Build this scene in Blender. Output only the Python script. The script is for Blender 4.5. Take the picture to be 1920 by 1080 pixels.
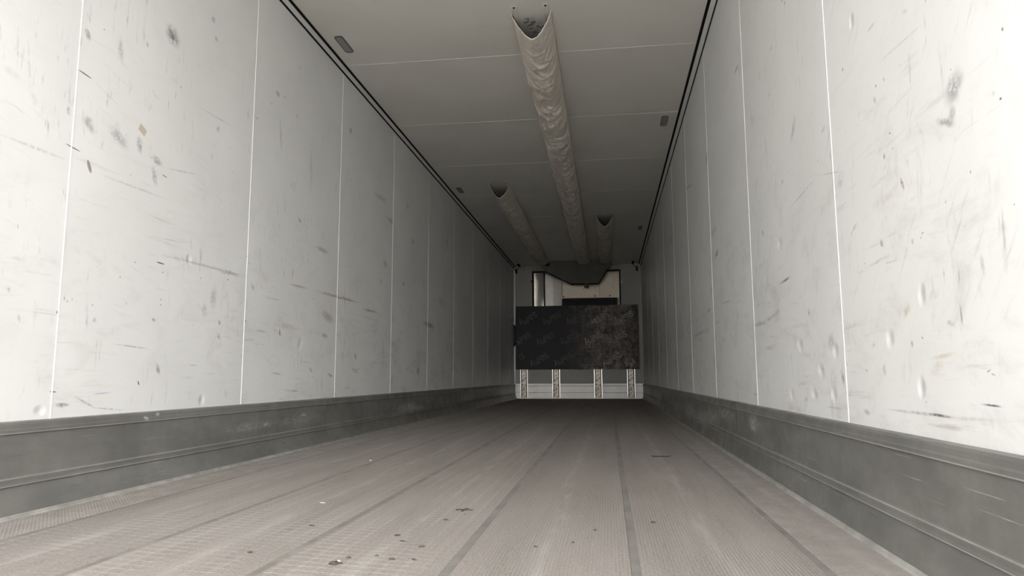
import bpy, bmesh, math, random
from mathutils import Vector, Matrix, noise

# ------------------------------------------------------------------ scene, camera, light
for o in list(bpy.data.objects):
    bpy.data.objects.remove(o, do_unlink=True)
scene = bpy.context.scene
COL = scene.collection
random.seed(7)

# interior of the refrigerated trailer: x right, y towards the front bulkhead, z up, metres
XL, XR = -1.815, 0.665          # left and right wall faces
H = 2.590                       # ceiling
D = 13.577                      # front bulkhead
REAR = -0.10                    # open rear doorway
PAN = 1.2066                    # wall and ceiling panel width
SEAM0 = 2.095                   # first wall joint in view
KICK = 0.283                    # height of the kick plates

cam_data = bpy.data.cameras.new('camera')
cam = bpy.data.objects.new('camera', cam_data)
COL.objects.link(cam)
yaw, pitch, roll = 0.1357, 0.1275, -0.0035
fw = Vector((-math.sin(yaw) * math.cos(pitch), math.cos(yaw) * math.cos(pitch), math.sin(pitch)))
r0 = Vector((math.cos(yaw), math.sin(yaw), 0))
u0 = r0.cross(fw)
rr = math.cos(roll) * r0 + math.sin(roll) * u0
uu = -math.sin(roll) * r0 + math.cos(roll) * u0
m = Matrix((rr, uu, -fw)).transposed().to_4x4()
m.translation = Vector((0, 0, 0.4117))
cam.matrix_world = m
cam_data.sensor_fit = 'HORIZONTAL'
cam_data.sensor_width = 36
cam_data.lens = 1308.54 / 1920 * 36
cam_data.clip_start = 0.02
scene.camera = cam

world = bpy.data.worlds.new('overcast_sky')
scene.world = world
world.use_nodes = True
bg = world.node_tree.nodes['Background']
bg.inputs[0].default_value = (1.0, 1.0, 0.995, 1)
bg.inputs[1].default_value = 2.45

# hazy sun low behind the camera on the right, spread wide by thin cloud
sun_data = bpy.data.lights.new('hazy_sun', 'SUN')
sun_data.energy = 0.95
sun_data.angle = math.radians(44)
sun_data.color = (1.0, 0.995, 0.985)
sun = bpy.data.objects.new('hazy_sun', sun_data)
az, el = math.radians(24), math.radians(9)
sun_dir = Vector((-math.sin(az) * math.cos(el), math.cos(az) * math.cos(el), -math.sin(el)))
sun.rotation_euler = sun_dir.to_track_quat('-Z', 'Y').to_euler()
sun.location = (6, -9, 4)
COL.objects.link(sun)

scene.view_settings.view_transform = 'Standard'
scene.view_settings.look = 'None'
scene.view_settings.exposure = 1.66
scene.view_settings.gamma = 1.0
scene.view_settings.use_curve_mapping = False
# wear on the wall panels: panel number -> (y along panel, height, half length, half width, angle, strength, tone)
MARKS_LEFT = {
 0: [(1.056,1.151,0.1315,0.0055,0.01,0.22,'g'), (1.182,1.327,0.015,0.0077,-1.3,0.35,'g'), (1.018,0.885,0.0087,0.0025,-1.34,0.4,'g'), (1.005,0.685,0.0097,0.0059,-1.2,0.35,'g'), (1.051,0.6,0.0128,0.0057,-1.21,0.35,'g'), (0.943,1.356,0.0408,0.012,-0.2,0.1,'g'), (1.035,1.308,0.0252,0.0113,-1.21,0.15,'g')],
 1: [(0.036,1.483,0.0366,0.0031,-0.08,0.8,'K'), (0.007,1.204,0.0387,0.0026,-0.09,0.8,'K'), (0.506,1.865,0.0483,0.0353,-0.59,0.6,'g'), (0.51,1.859,0.0302,0.0187,-0.43,0.5,'g'), (0.088,1.162,0.0266,0.0094,-1.12,0.75,'B'), (0.355,1.393,0.0244,0.0178,-0.45,0.7,'T'), (0.035,1.631,0.0217,0.0113,-1.17,0.5,'b'), (0.203,1.655,0.0429,0.0152,-1.37,0.3,'g'), (0.35,1.749,0.0138,0.0066,-1.35,0.4,'g'), (0.798,2.096,0.0153,0.0126,-1.02,0.5,'e'), (0.829,2.014,0.0186,0.0131,-0.42,0.35,'g'), (0.07,1.315,0.0382,0.0166,-0.77,0.4,'g'), (0.227,1.317,0.0571,0.0243,-0.42,0.35,'g'), (0.343,1.328,0.0329,0.0162,-1.28,0.5,'g'), (0.456,1.297,0.0325,0.0171,-0.25,0.5,'g'), (0.444,1.232,0.0398,0.0139,-1.26,0.4,'g'), (0.509,1.249,0.0196,0.0026,-0.08,0.7,'K'), (0.337,1.153,0.196,0.0045,0.02,0.22,'g'), (0.635,1.306,0.116,0.0038,0.16,0.28,'g'), (0.865,1.64,0.1481,0.0048,0.04,0.22,'g'), (0.883,1.59,0.0112,0.0152,-0.56,0.4,'g'), (0.517,0.883,0.0285,0.003,-0.04,0.9,'K'), (0.534,0.847,0.004,0.0025,0.14,0.8,'K'), (0.532,0.734,0.004,0.0025,0.2,0.8,'K'), (0.534,0.712,0.004,0.0025,0.2,0.8,'K'), (0.496,0.649,0.0137,0.0075,-0.41,0.55,'g'), (0.17,0.621,0.0094,0.0088,-0.56,0.4,'g'), (0.541,0.452,0.0257,0.0097,-1.06,0.5,'g'), (0.427,0.395,0.0112,0.0036,-1.01,0.9,'K'), (0.376,0.535,0.0971,0.0035,-0.05,0.4,'g'), (0.047,0.326,0.0331,0.007,-0.09,0.6,'g'), (0.152,0.33,0.0533,0.0042,-0.4,0.4,'g'), (0.274,0.302,0.0733,0.003,-0.1,0.4,'g'), (0.228,0.36,0.047,0.003,0.04,0.4,'u'), (0.862,0.923,0.328,0.0065,0.01,0.3,'b'), (1.048,0.92,0.0945,0.0085,0.01,0.4,'g'), (0.916,0.784,0.0497,0.0243,-1.66,0.3,'g'), (0.848,0.72,0.0351,0.0211,-1.49,0.25,'g'), (0.976,0.675,0.0145,0.0086,-0.81,0.5,'g'), (0.98,0.607,0.0186,0.0091,-0.42,0.4,'g'), (0.78,0.47,0.0365,0.003,-0.01,0.35,'g'), (0.02,0.684,0.0082,0.003,-1.33,0.6,'g'), (0.056,0.682,0.0061,0.003,-1.41,0.5,'g'), (0.004,0.37,0.017,0.002,-0.06,0.85,'K'), (1.064,0.343,0.0229,0.0054,-1.37,0.4,'g')],
 2: [(0.938,1.234,0.0905,0.016,-0.03,0.5,'g'), (0.61,0.954,0.116,0.0064,0.02,0.5,'r'), (0.491,0.706,0.1737,0.0159,-0.05,0.3,'t'), (1.053,0.811,0.0991,0.0317,-0.15,0.4,'b'), (1.013,0.684,0.0484,0.0146,-0.12,0.5,'b'), (0.386,0.667,0.0214,0.0094,-1.29,0.7,'g'), (1.125,0.432,0.0467,0.0079,-0.23,0.6,'g'), (0.604,0.338,0.0532,0.0036,-0.08,0.6,'g'), (0.725,1.706,0.1268,0.021,-1.46,0.22,'g'), (0.307,1.781,0.0977,0.0148,-1.39,0.25,'g'), (0.593,1.349,0.0192,0.0081,-0.13,0.6,'g'), (0.006,0.7,0.0075,0.0045,0.07,0.8,'k'), (0.068,0.88,0.0222,0.0131,-0.63,0.35,'g'), (0.376,0.437,0.0671,0.0056,-0.06,0.35,'g'), (0.821,0.461,0.0362,0.0111,-0.46,0.4,'g'), (0.252,2.004,0.0261,0.0173,-0.08,0.4,'g'), (0.334,2.02,0.024,0.0069,0.21,0.4,'g'), (0.507,1.968,0.019,0.0104,-0.24,0.3,'g')],
 3: [(0.046,0.96,0.375,0.009,0.01,0.6,'r'), (0.681,0.927,0.1665,0.0094,0.02,0.5,'r'), (0.377,0.567,0.0304,0.0184,-0.94,0.6,'g'), (0.165,2.189,0.023,0.0302,-0.74,0.5,'g'), (0.918,1.191,0.0225,0.0152,-0.36,0.5,'g'), (1.019,1.348,0.0656,0.0306,-0.22,0.35,'g'), (1.134,1.744,0.1191,0.0178,-0.03,0.35,'g'), (0.866,1.874,0.1836,0.0241,0.03,0.28,'g'), (0.369,0.465,0.0792,0.0134,-0.24,0.3,'g')],
 4: [(0.873,0.478,0.0443,0.0276,0.56,0.9,'g'), (0.621,1.696,0.0297,0.0258,-0.83,0.7,'g'), (0.339,1.256,0.0269,0.0176,-0.32,0.7,'g'), (0.434,2.0,0.044,0.0282,-0.05,0.3,'g'), (0.072,0.694,0.1161,0.0335,-0.19,0.2,'g')],
 5: [(0.068,0.949,0.2286,0.0268,-0.03,0.6,'b'), (0.832,1.958,0.0382,0.0449,-0.75,0.4,'g'), (0.59,1.244,0.1896,0.0455,-0.08,0.2,'g')],
}
MARKS_RIGHT = {
 0: [(0.489,0.958,0.0372,0.0242,-0.51,0.5,'g'), (0.532,0.905,0.0392,0.0083,-2.74,0.5,'g'), (0.505,0.911,0.0165,0.0141,-1.54,0.35,'g'), (0.34,0.875,0.004,0.0024,-2.98,0.85,'k'), (0.361,0.892,0.0071,0.0045,3.0,0.25,'g'), (0.747,0.841,0.0181,0.0057,-2.0,0.7,'b'), (0.834,0.832,0.0594,0.0093,2.89,0.25,'t'), (0.835,0.934,0.0087,0.0056,-1.98,0.6,'g'), (0.784,0.936,0.0076,0.0017,-3.01,0.5,'g'), (0.868,1.088,0.0117,0.0068,-2.27,0.4,'g'), (0.804,1.113,0.006,0.0044,-2.0,0.4,'g'), (1.073,1.26,0.0055,0.0057,-1.48,0.6,'g'), (1.148,0.964,0.0287,0.0181,3.02,0.25,'g'), (0.886,0.732,0.0123,0.0082,-2.13,0.55,'g'), (0.718,0.704,0.0074,0.0067,-1.91,0.35,'g'), (0.443,0.607,0.0207,0.0069,-1.72,0.3,'g'), (1.073,0.803,0.0335,0.0078,2.79,0.3,'g'), (0.854,1.273,0.029,0.0045,3.14,0.3,'g'), (0.705,1.153,0.1332,0.0022,-3.04,0.2,'g'), (0.841,0.679,0.033,0.0025,-3.11,0.35,'b'), (0.588,0.609,0.016,0.003,-1.54,0.4,'g'), (0.529,0.601,0.0145,0.0025,-1.54,0.4,'g'), (0.533,0.525,0.0221,0.003,-1.64,0.6,'g'), (0.577,0.514,0.0159,0.0053,-2.92,0.3,'g'), (0.775,0.557,0.0236,0.0104,2.84,0.4,'t'), (0.622,0.451,0.0631,0.0046,3.08,0.35,'t'), (0.648,0.43,0.0335,0.0115,2.79,0.22,'t'), (0.759,0.482,0.0072,0.0059,-1.78,0.65,'g'), (0.928,0.427,0.0157,0.01,-1.73,0.35,'g'), (0.986,0.491,0.0085,0.0095,-2.06,0.4,'g'), (0.756,0.332,0.159,0.0035,-3.14,0.4,'g'), (0.653,0.332,0.052,0.003,-3.12,0.6,'k'), (0.453,0.36,0.0335,0.002,-3.11,0.8,'k'), (0.529,0.332,0.068,0.004,3.1,0.2,'g'), (1.063,0.319,0.0207,0.0067,-3.0,0.4,'g'), (0.454,0.42,0.0073,0.0017,2.86,0.7,'g'), (0.441,0.414,0.0081,0.0017,-2.96,0.5,'g'), (0.67,1.211,0.0141,0.0051,-2.85,0.25,'g'), (0.64,0.577,0.0251,0.0105,2.92,0.15,'b')],
 1: [(0.393,1.28,0.0478,0.0138,2.41,0.45,'g'), (0.331,1.027,0.1848,0.0033,3.08,0.3,'g'), (0.033,1.011,0.1172,0.0023,-2.91,0.3,'g'), (0.578,1.139,0.0167,0.0086,2.99,0.5,'g'), (0.065,1.159,0.02,0.0063,2.91,0.4,'g'), (0.411,1.762,0.0099,0.0058,-2.28,0.6,'g'), (0.642,1.697,0.0078,0.0114,-2.03,0.5,'g'), (0.716,1.534,0.0078,0.0127,-2.03,0.5,'g'), (0.622,0.77,0.077,0.0052,3.12,0.85,'k'), (1.085,0.641,0.114,0.0093,-3.12,0.5,'g'), (0.854,0.653,0.1141,0.007,3.1,0.3,'g'), (0.116,0.514,0.0251,0.0272,-1.79,0.35,'g'), (0.33,0.623,0.0143,0.0137,-2.08,0.5,'g'), (0.03,0.409,0.0219,0.0091,-2.04,0.5,'g'), (0.127,0.319,0.075,0.003,-3.13,0.3,'g'), (0.946,1.019,0.0215,0.0089,-2.61,0.6,'g'), (0.418,0.334,0.0192,0.0089,-2.98,0.4,'t'), (0.116,0.401,0.036,0.0302,-1.74,0.15,'b')],
 2: [(0.141,1.934,0.0525,0.0111,3.11,0.55,'g'), (0.987,1.151,0.0653,0.0191,3.04,0.65,'g'), (0.735,0.827,0.1522,0.006,-3.09,0.3,'g'), (1.093,1.304,0.168,0.0211,-3.14,0.25,'g')],
 3: [(0.032,1.83,0.0595,0.0327,2.8,0.5,'g'), (0.716,0.725,0.451,0.0136,3.14,0.35,'g'), (1.06,1.917,0.2178,0.0161,-2.97,0.35,'g'), (0.221,0.845,0.0875,0.013,3.13,0.35,'g')],
 5: [(0.247,1.812,0.215,0.0368,-3.14,0.3,'g')],
}
DENTS_LEFT = {
 0: [(1.161,0.311,0.0085,0.0085,0.0)],
 1: [(0.864,0.316,0.0191,0.0163,-1.47), (0.709,0.93,0.007,0.0156,-1.5)],
 2: [(0.656,0.614,0.0275,0.0296,-0.58)],
}
DENTS_RIGHT = {
 0: [(0.878,0.5,0.0061,0.0159,-1.41), (0.693,0.583,0.0208,0.0126,-1.4), (0.728,0.387,0.0056,0.0128,-1.39), (0.983,1.353,0.014,0.0117,-1.54)],
 1: [(0.666,0.918,0.0215,0.0295,-1.36), (0.32,0.352,0.0081,0.0235,-1.39), (0.081,0.488,0.0113,0.0191,-1.35), (0.117,0.357,0.0071,0.0197,-1.43), (0.23,0.428,0.0102,0.0221,-1.37), (0.459,0.522,0.0113,0.027,-1.35), (0.605,0.346,0.0097,0.0224,-1.36)],
 2: [(0.172,1.014,0.0195,0.0396,-1.34)],
}

# ------------------------------------------------------------------ helpers
def link(o, parent=None):
    COL.objects.link(o)
    if parent is not None:
        o.parent = parent
    return o

def obj_bm(name, bm, mat=None, parent=None, loc=(0, 0, 0), smooth=False):
    bmesh.ops.recalc_face_normals(bm, faces=bm.faces)
    me = bpy.data.meshes.new(name)
    bm.to_mesh(me)
    bm.free()
    if mat:
        me.materials.append(mat)
    if smooth:
        for p in me.polygons:
            p.use_smooth = True
    o = bpy.data.objects.new(name, me)
    o.location = loc
    return link(o, parent)

def box(bm, x0, x1, y0, y1, z0, z1, bevel=0.0):
    vs = [bm.verts.new((x, y, z)) for x in (x0, x1) for y in (y0, y1) for z in (z0, z1)]
    fs = []
    for idx in ((0, 1, 3, 2), (4, 6, 7, 5), (0, 4, 5, 1), (2, 3, 7, 6), (0, 2, 6, 4), (1, 5, 7, 3)):
        fs.append(bm.faces.new([vs[i] for i in idx]))
    if bevel:
        es = set(e for f in fs for e in f.edges)
        bmesh.ops.bevel(bm, geom=list(es), offset=bevel, segments=1, affect='EDGES')

def box_obj(name, mat, parent, x0, x1, y0, y1, z0, z1, bevel=0.0):
    """box mesh whose origin sits at the middle of its base"""
    cx, cy = (x0 + x1) / 2, (y0 + y1) / 2
    bm = bmesh.new()
    box(bm, x0 - cx, x1 - cx, y0 - cy, y1 - cy, 0, z1 - z0, bevel)
    px, py, pz = (0, 0, 0)
    if parent is not None:
        px, py, pz = parent.location
    return obj_bm(name, bm, mat, parent, (cx - px, cy - py, z0 - pz))

def extrude_y(bm, prof, y0, y1):
    """closed outline (x, z) pulled along y"""
    a = [bm.verts.new((x, y0, z)) for x, z in prof]
    b = [bm.verts.new((x, y1, z)) for x, z in prof]
    n = len(prof)
    for i in range(n):
        bm.faces.new((a[i], a[(i + 1) % n], b[(i + 1) % n], b[i]))
    bm.faces.new(a[::-1])
    bm.faces.new(b)

def tube(bm, pts, r, n=8, taper=1.0):
    rings = []
    for i, p in enumerate(pts):
        p = Vector(p)
        t = (Vector(pts[min(i + 1, len(pts) - 1)]) - Vector(pts[max(i - 1, 0)])).normalized()
        s = t.orthogonal().normalized()
        u = t.cross(s)
        rad = r * (1 + (taper - 1) * i / max(1, len(pts) - 1))
        rings.append([bm.verts.new(p + rad * (math.cos(2 * math.pi * k / n) * s + math.sin(2 * math.pi * k / n) * u)) for k in range(n)])
    for i in range(len(rings) - 1):
        for k in range(n):
            bm.faces.new((rings[i][k], rings[i][(k + 1) % n], rings[i + 1][(k + 1) % n], rings[i + 1][k]))
    bm.faces.new(rings[0][::-1])
    bm.faces.new(rings[-1])

def rounded(w, h, r, n=5):
    out = []
    for cx, cy, a0 in ((w / 2 - r, h / 2 - r, 0), (-w / 2 + r, h / 2 - r, 90), (-w / 2 + r, -h / 2 + r, 180), (w / 2 - r, -h / 2 + r, 270)):
        for i in range(n + 1):
            a = math.radians(a0 + 90 * i / n)
            out.append((cx + r * math.cos(a), cy + r * math.sin(a)))
    return out

def empty(name, loc):
    o = bpy.data.objects.new(name, None)
    o.location = loc
    o.empty_display_size = 0.05
    return link(o)

def tag(o, label, cat, group=None):
    o['label'] = label
    o['category'] = cat
    if group:
        o['group'] = group
    return o

def structure(o, label=None):
    o['kind'] = 'structure'
    if label:
        o['label'] = label
    return o

# ------------------------------------------------------------------ materials
class NT:
    """small wrapper for building node trees"""
    def __init__(self, name, rough=0.5, spec=0.5, metal=0.0):
        self.mat = bpy.data.materials.new(name)
        self.mat.use_nodes = True
        self.t = self.mat.node_tree
        self.b = self.t.nodes['Principled BSDF']
        self.b.inputs['Roughness'].default_value = rough
        self.b.inputs['Specular IOR Level'].default_value = spec
        self.b.inputs['Metallic'].default_value = metal
        self.c = self.n('ShaderNodeTexCoord').outputs['Object']
    def n(self, kind, **kw):
        nd = self.t.nodes.new(kind)
        for k, v in kw.items():
            setattr(nd, k, v)
        return nd
    def l(self, a, b):
        if hasattr(a, 'links'):
            self.t.links.new(a, b)
        else:
            b.default_value = a
    def mapping(self, v, loc=(0, 0, 0), rot=(0, 0, 0), scale=(1, 1, 1), kind='POINT'):
        nd = self.n('ShaderNodeMapping', vector_type=kind)
        self.l(v, nd.inputs[0])
        nd.inputs['Location'].default_value = loc
        nd.inputs['Rotation'].default_value = rot
        nd.inputs['Scale'].default_value = scale
        return nd.outputs[0]
    def noise(self, v, scale, detail=3, rough=0.5, dist=0.0):
        nd = self.n('ShaderNodeTexNoise')
        self.l(v, nd.inputs['Vector'])
        nd.inputs['Scale'].default_value = scale
        nd.inputs['Detail'].default_value = detail
        nd.inputs['Roughness'].default_value = rough
        nd.inputs['Distortion'].default_value = dist
        return nd.outputs['Fac']
    def ramp(self, f, a, b, lo=0.0, hi=1.0, smooth=True):
        nd = self.n('ShaderNodeMapRange', interpolation_type='SMOOTHSTEP' if smooth else 'LINEAR')
        self.l(f, nd.inputs['Value'])
        for k, v in zip(('From Min', 'From Max', 'To Min', 'To Max'), (a, b, lo, hi)):
            nd.inputs[k].default_value = v
        return nd.outputs[0]
    def math(self, op, a, b=0.0, c=None):
        nd = self.n('ShaderNodeMath', operation=op)
        self.l(a, nd.inputs[0])
        self.l(b, nd.inputs[1])
        if c is not None:
            self.l(c, nd.inputs[2])
        return nd.outputs[0]
    def mix(self, fac, a, b, mode='MIX'):
        nd = self.n('ShaderNodeMix', data_type='RGBA', blend_type=mode)
        self.l(fac, nd.inputs[0])
        for v, s in ((a, nd.inputs[6]), (b, nd.inputs[7])):
            if isinstance(v, (tuple, list)):
                v = tuple(v) + (1,) if len(v) == 3 else v
                s.default_value = v
            else:
                self.l(v, s)
        return nd.outputs[2]
    def base(self, col):
        if isinstance(col, (tuple, list)):
            self.b.inputs['Base Color'].default_value = tuple(col) + (1,)
        else:
            self.l(col, self.b.inputs['Base Color'])
    def rough(self, f):
        self.l(f, self.b.inputs['Roughness'])
    def bump(self, h, strength=0.3, dist=0.01):
        nd = self.n('ShaderNodeBump')
        nd.inputs['Strength'].default_value = strength
        nd.inputs['Distance'].default_value = dist
        self.l(h, nd.inputs['Height'])
        self.l(nd.outputs[0], self.b.inputs['Normal'])
    def sep(self, v):
        nd = self.n('ShaderNodeSeparateXYZ')
        self.l(v, nd.inputs[0])
        return nd.outputs
    def comb(self, x, y, z=0.0):
        nd = self.n('ShaderNodeCombineXYZ')
        self.l(x, nd.inputs[0]); self.l(y, nd.inputs[1]); self.l(z, nd.inputs[2])
        return nd.outputs[0]

TONES = {'g': (0.16, 0.155, 0.15), 'k': (0.03, 0.03, 0.03), 'b': (0.17, 0.125, 0.085), 't': (0.42, 0.33, 0.22),
         'e': (0.08, 0.22, 0.22), 'u': (0.10, 0.24, 0.36), 'r': (0.17, 0.06, 0.06)}
WHITE = (0.703, 0.700, 0.682)

def plain(name, col, rough=0.5, spec=0.5, metal=0.0, var=0.0, scale=8.0, bump=0.0):
    k = NT(name, rough, spec, metal)
    if var:
        f = k.noise(k.c, scale, 4, 0.6)
        k.base(k.mix(k.ramp(f, 0.3, 0.7), tuple(c * (1 - var) for c in col), tuple(min(1, c * (1 + var)) for c in col)))
        if bump:
            k.bump(f, bump, 0.004)
    else:
        k.base(col)
    return k.mat

def wall_mat(name, seed, marks, dents, dirt=1.0, grime_shade=0.5, slant=0.2):
    """white composite wall panel with scuffs, streaks and knocks; coordinates (y, z) of the panel"""
    k = NT(name, 0.38, 0.5)
    s = k.sep(k.c)
    p = k.comb(s[1], s[2], 0.0)
    ps = k.mapping(p, loc=(seed * 3.7, seed * 1.9, seed * 0.77))
    col = k.mix(k.ramp(k.noise(ps, 1.6, 4, 0.6), 0.3, 0.7), tuple(c * 0.93 for c in WHITE), WHITE)
    brk = k.noise(ps, 55, 4, 0.75)                       # breaks every mark up
    # fine upright scuffs, denser where loads rub
    band = k.math('MULTIPLY', k.ramp(s[2], 0.3, 0.8, 0.55, 1.0), k.ramp(s[2], 1.6, 2.3, 1.0, 0.25))
    up = k.noise(k.mapping(ps, scale=(34, 6, 1)), 1.0, 5, 0.68, 0.3)
    f1 = k.math('MULTIPLY', k.ramp(up, 0.56, 0.76, 0, 0.70 * dirt), k.ramp(k.noise(ps, 3.1, 4, 0.65), 0.44, 0.64))
    col = k.mix(k.math('MULTIPLY', f1, band), col, TONES['g'])
    # level smears left by pallets
    sm = k.noise(k.mapping(ps, rot=(0, 0, 0.05), scale=(3.2, 42, 1)), 1.0, 5, 0.66, 0.25)
    low = k.ramp(s[2], 0.6, 1.5, 1.0, 0.22)
    f2 = k.math('MULTIPLY', k.math('MULTIPLY', k.ramp(sm, 0.56, 0.78, 0, 0.60 * dirt), k.ramp(k.noise(ps, 2.1, 3, 0.6, 0.5), 0.42, 0.62)), low)
    col = k.mix(f2, col, (0.25, 0.22, 0.19))
    # wide dirty haze; also paints shade, stronger on each deeper panel
    f3 = k.math('MULTIPLY', k.ramp(k.noise(k.mapping(ps, scale=(1.6, 3.0, 1)), 2.4, 6, 0.72, 0.6), 0.48, 0.78, 0, 0.42 * grime_shade), low)
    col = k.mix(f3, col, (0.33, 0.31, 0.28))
    # slanting rubs where loads were dragged past
    dg = k.noise(k.mapping(k.mapping(ps, rot=(0, 0, slant)), scale=(4.5, 60, 1)), 1.0, 5, 0.66, 0.2)
    f4 = k.math('MULTIPLY', k.ramp(dg, 0.57, 0.78, 0, 0.55 * dirt), k.ramp(k.noise(k.mapping(ps, loc=(5, 3, 0)), 2.6, 4, 0.65), 0.47, 0.66))
    col = k.mix(k.math('MULTIPLY', f4, band), col, (0.22, 0.20, 0.18))
    # specks
    sp = k.noise(ps, 42, 2, 0.4)
    col = k.mix(k.ramp(sp, 0.765, 0.80, 0, 0.7), col, (0.08, 0.08, 0.08))
    warp = k.n('ShaderNodeVectorMath', operation='MULTIPLY_ADD')
    ncol = k.n('ShaderNodeTexNoise')
    k.l(ps, ncol.inputs['Vector'])
    ncol.inputs['Scale'].default_value = 38
    k.l(ncol.outputs['Color'], warp.inputs[0])
    warp.inputs[1].default_value = (0.022, 0.022, 0)
    wsub = k.n('ShaderNodeVectorMath', operation='SUBTRACT')
    k.l(p, wsub.inputs[0])
    wsub.inputs[1].default_value = (0.011, 0.011, 0)
    k.l(wsub.outputs[0], warp.inputs[2])
    pw = warp.outputs[0]
    fine = k.ramp(brk, 0.33, 0.54)
    for (y, z, hl, hw, a, st, tone) in marks:
        sharp = tone.isupper()
        small = hw < 0.007
        v = k.mapping(p if (sharp or small) else pw, loc=(y, z, 0), rot=(0, 0, a), scale=(hl * (1.0 if sharp else 1.35), hw * (1.0 if sharp else 1.5), 1), kind='TEXTURE')
        if tone == 'T':                                  # scrap of tape: four-cornered
            av = k.n('ShaderNodeVectorMath', operation='ABSOLUTE')
            k.l(v, av.inputs[0])
            e = k.sep(av.outputs[0])
            dist = k.math('MAXIMUM', e[0], e[1])
        else:
            ln = k.n('ShaderNodeVectorMath', operation='LENGTH')
            k.l(v, ln.inputs[0])
            dist = ln.outputs['Value']
        f = k.ramp(dist, 1.0, 0.75 if sharp else 0.15, 0, st if sharp else min(0.95, st * 1.3))
        if not sharp:
            f = k.math('MULTIPLY', f, fine)
        col = k.mix(f, col, TONES[tone.lower()])
    h = k.math('MULTIPLY', k.noise(ps, 2.6, 2, 0.5), 0.6)
    for d in dents:
        y, z, hl, hw, a = d[:5]
        v = k.mapping(p, loc=(y, z, 0), rot=(0, 0, a), scale=(max(hl, 0.02) * 1.5, max(hw, 0.012) * 1.8, 1), kind='TEXTURE')
        ln = k.n('ShaderNodeVectorMath', operation='LENGTH')
        k.l(v, ln.inputs[0])
        h = k.math('SUBTRACT', h, k.ramp(ln.outputs['Value'], 1.0, 0.0, 0, 0.45))
    k.base(col)
    k.rough(k.ramp(brk, 0.3, 0.7, 0.34, 0.46))
    k.bump(h, 0.55, 0.014)
    return k.mat

def ceiling_mat(name, spots):
    k = NT(name, 0.42, 0.4)
    s = k.sep(k.c)
    p = k.comb(s[0], s[1], 0.0)
    col = k.mix(k.ramp(k.noise(p, 1.3, 4, 0.6), 0.3, 0.7), (0.665, 0.645, 0.595), (0.72, 0.70, 0.655))
    brk = k.ramp(k.noise(p, 30, 4, 0.7), 0.46, 0.60)
    col = k.mix(k.ramp(k.noise(p, 21, 2, 0.4), 0.77, 0.81, 0, 0.5), col, (0.2, 0.19, 0.17))
    for (x, y, rx, ry, st) in spots:
        v = k.mapping(p, loc=(x, y, 0), scale=(rx, ry, 1), kind='TEXTURE')
        ln = k.n('ShaderNodeVectorMath', operation='LENGTH')
        k.l(v, ln.inputs[0])
        col = k.mix(k.math('MULTIPLY', k.ramp(ln.outputs['Value'], 1.0, 0.2, 0, st), brk), col, (0.07, 0.06, 0.05))
    k.base(col)
    k.bump(k.noise(p, 2.0, 2, 0.5), 0.2, 0.01)
    return k.mat

def kick_mat(name, seed, patches):
    """dull grey anodised kick plate, scratched, with pale rubbed patches; (y, z) of the plate"""
    k = NT(name, 0.42, 0.5, 0.25)
    s = k.sep(k.c)
    p = k.mapping(k.comb(s[1], s[2], 0.0), loc=(seed * 2.3, seed, 0))
    base = k.mix(k.ramp(k.noise(k.mapping(p, scale=(1, 2, 1)), 3, 5, 0.65), 0.3, 0.7), (0.145, 0.142, 0.130), (0.205, 0.201, 0.185))
    base = k.mix(k.ramp(k.noise(k.mapping(p, scale=(22, 2.5, 1)), 1.0, 4, 0.6), 0.45, 0.75, 0, 0.15), base, (0.10, 0.10, 0.085))
    scr = k.noise(k.mapping(p, rot=(0, 0, 0.06), scale=(2.2, 150, 1)), 1.0, 3, 0.6)
    base = k.mix(k.math('MULTIPLY', k.ramp(scr, 0.63, 0.70, 0, 0.8), k.ramp(k.noise(p, 4.5, 2), 0.47, 0.62)), base, (0.42, 0.42, 0.40))
    dark = k.noise(k.mapping(p, rot=(0, 0, -0.05), scale=(3, 120, 1)), 1.0, 3, 0.6)
    base = k.mix(k.math('MULTIPLY', k.ramp(dark, 0.64, 0.70, 0, 0.7), k.ramp(k.noise(p, 3.5, 2), 0.5, 0.62)), base, (0.05, 0.05, 0.045))
    brk = k.ramp(k.noise(k.mapping(p, scale=(1, 2.5, 1)), 26, 5, 0.75, 0.4), 0.42, 0.58)
    q = k.comb(s[1], s[2], 0.0)
    for (y, z, ry, rz, st) in patches:
        v = k.mapping(q, loc=(y, z, 0), scale=(ry, rz, 1), kind='TEXTURE')
        ln = k.n('ShaderNodeVectorMath', operation='LENGTH')
        k.l(v, ln.inputs[0])
        base = k.mix(k.math('MULTIPLY', k.ramp(ln.outputs['Value'], 1.0, 0.25, 0, st), brk), base, (0.50, 0.50, 0.47))
    # bare metal on the ridges of the profile
    worn = k.ramp(k.noise(k.mapping(p, scale=(3, 0, 0)), 1.0, 4, 0.7), 0.3, 0.6, 0.35, 1.0)
    for zc in (0.2478, 0.1128, 0.0908):
        e = k.ramp(k.math('ABSOLUTE', k.math('SUBTRACT', s[2], zc)), 0.0026, 0.0008, 0, 0.55)
        base = k.mix(k.math('MULTIPLY', e, worn), base, (0.52, 0.51, 0.48))
    k.base(base)
    k.rough(k.ramp(k.noise(p, 9, 4, 0.6), 0.3, 0.7, 0.36, 0.52))
    return k.mat

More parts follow.
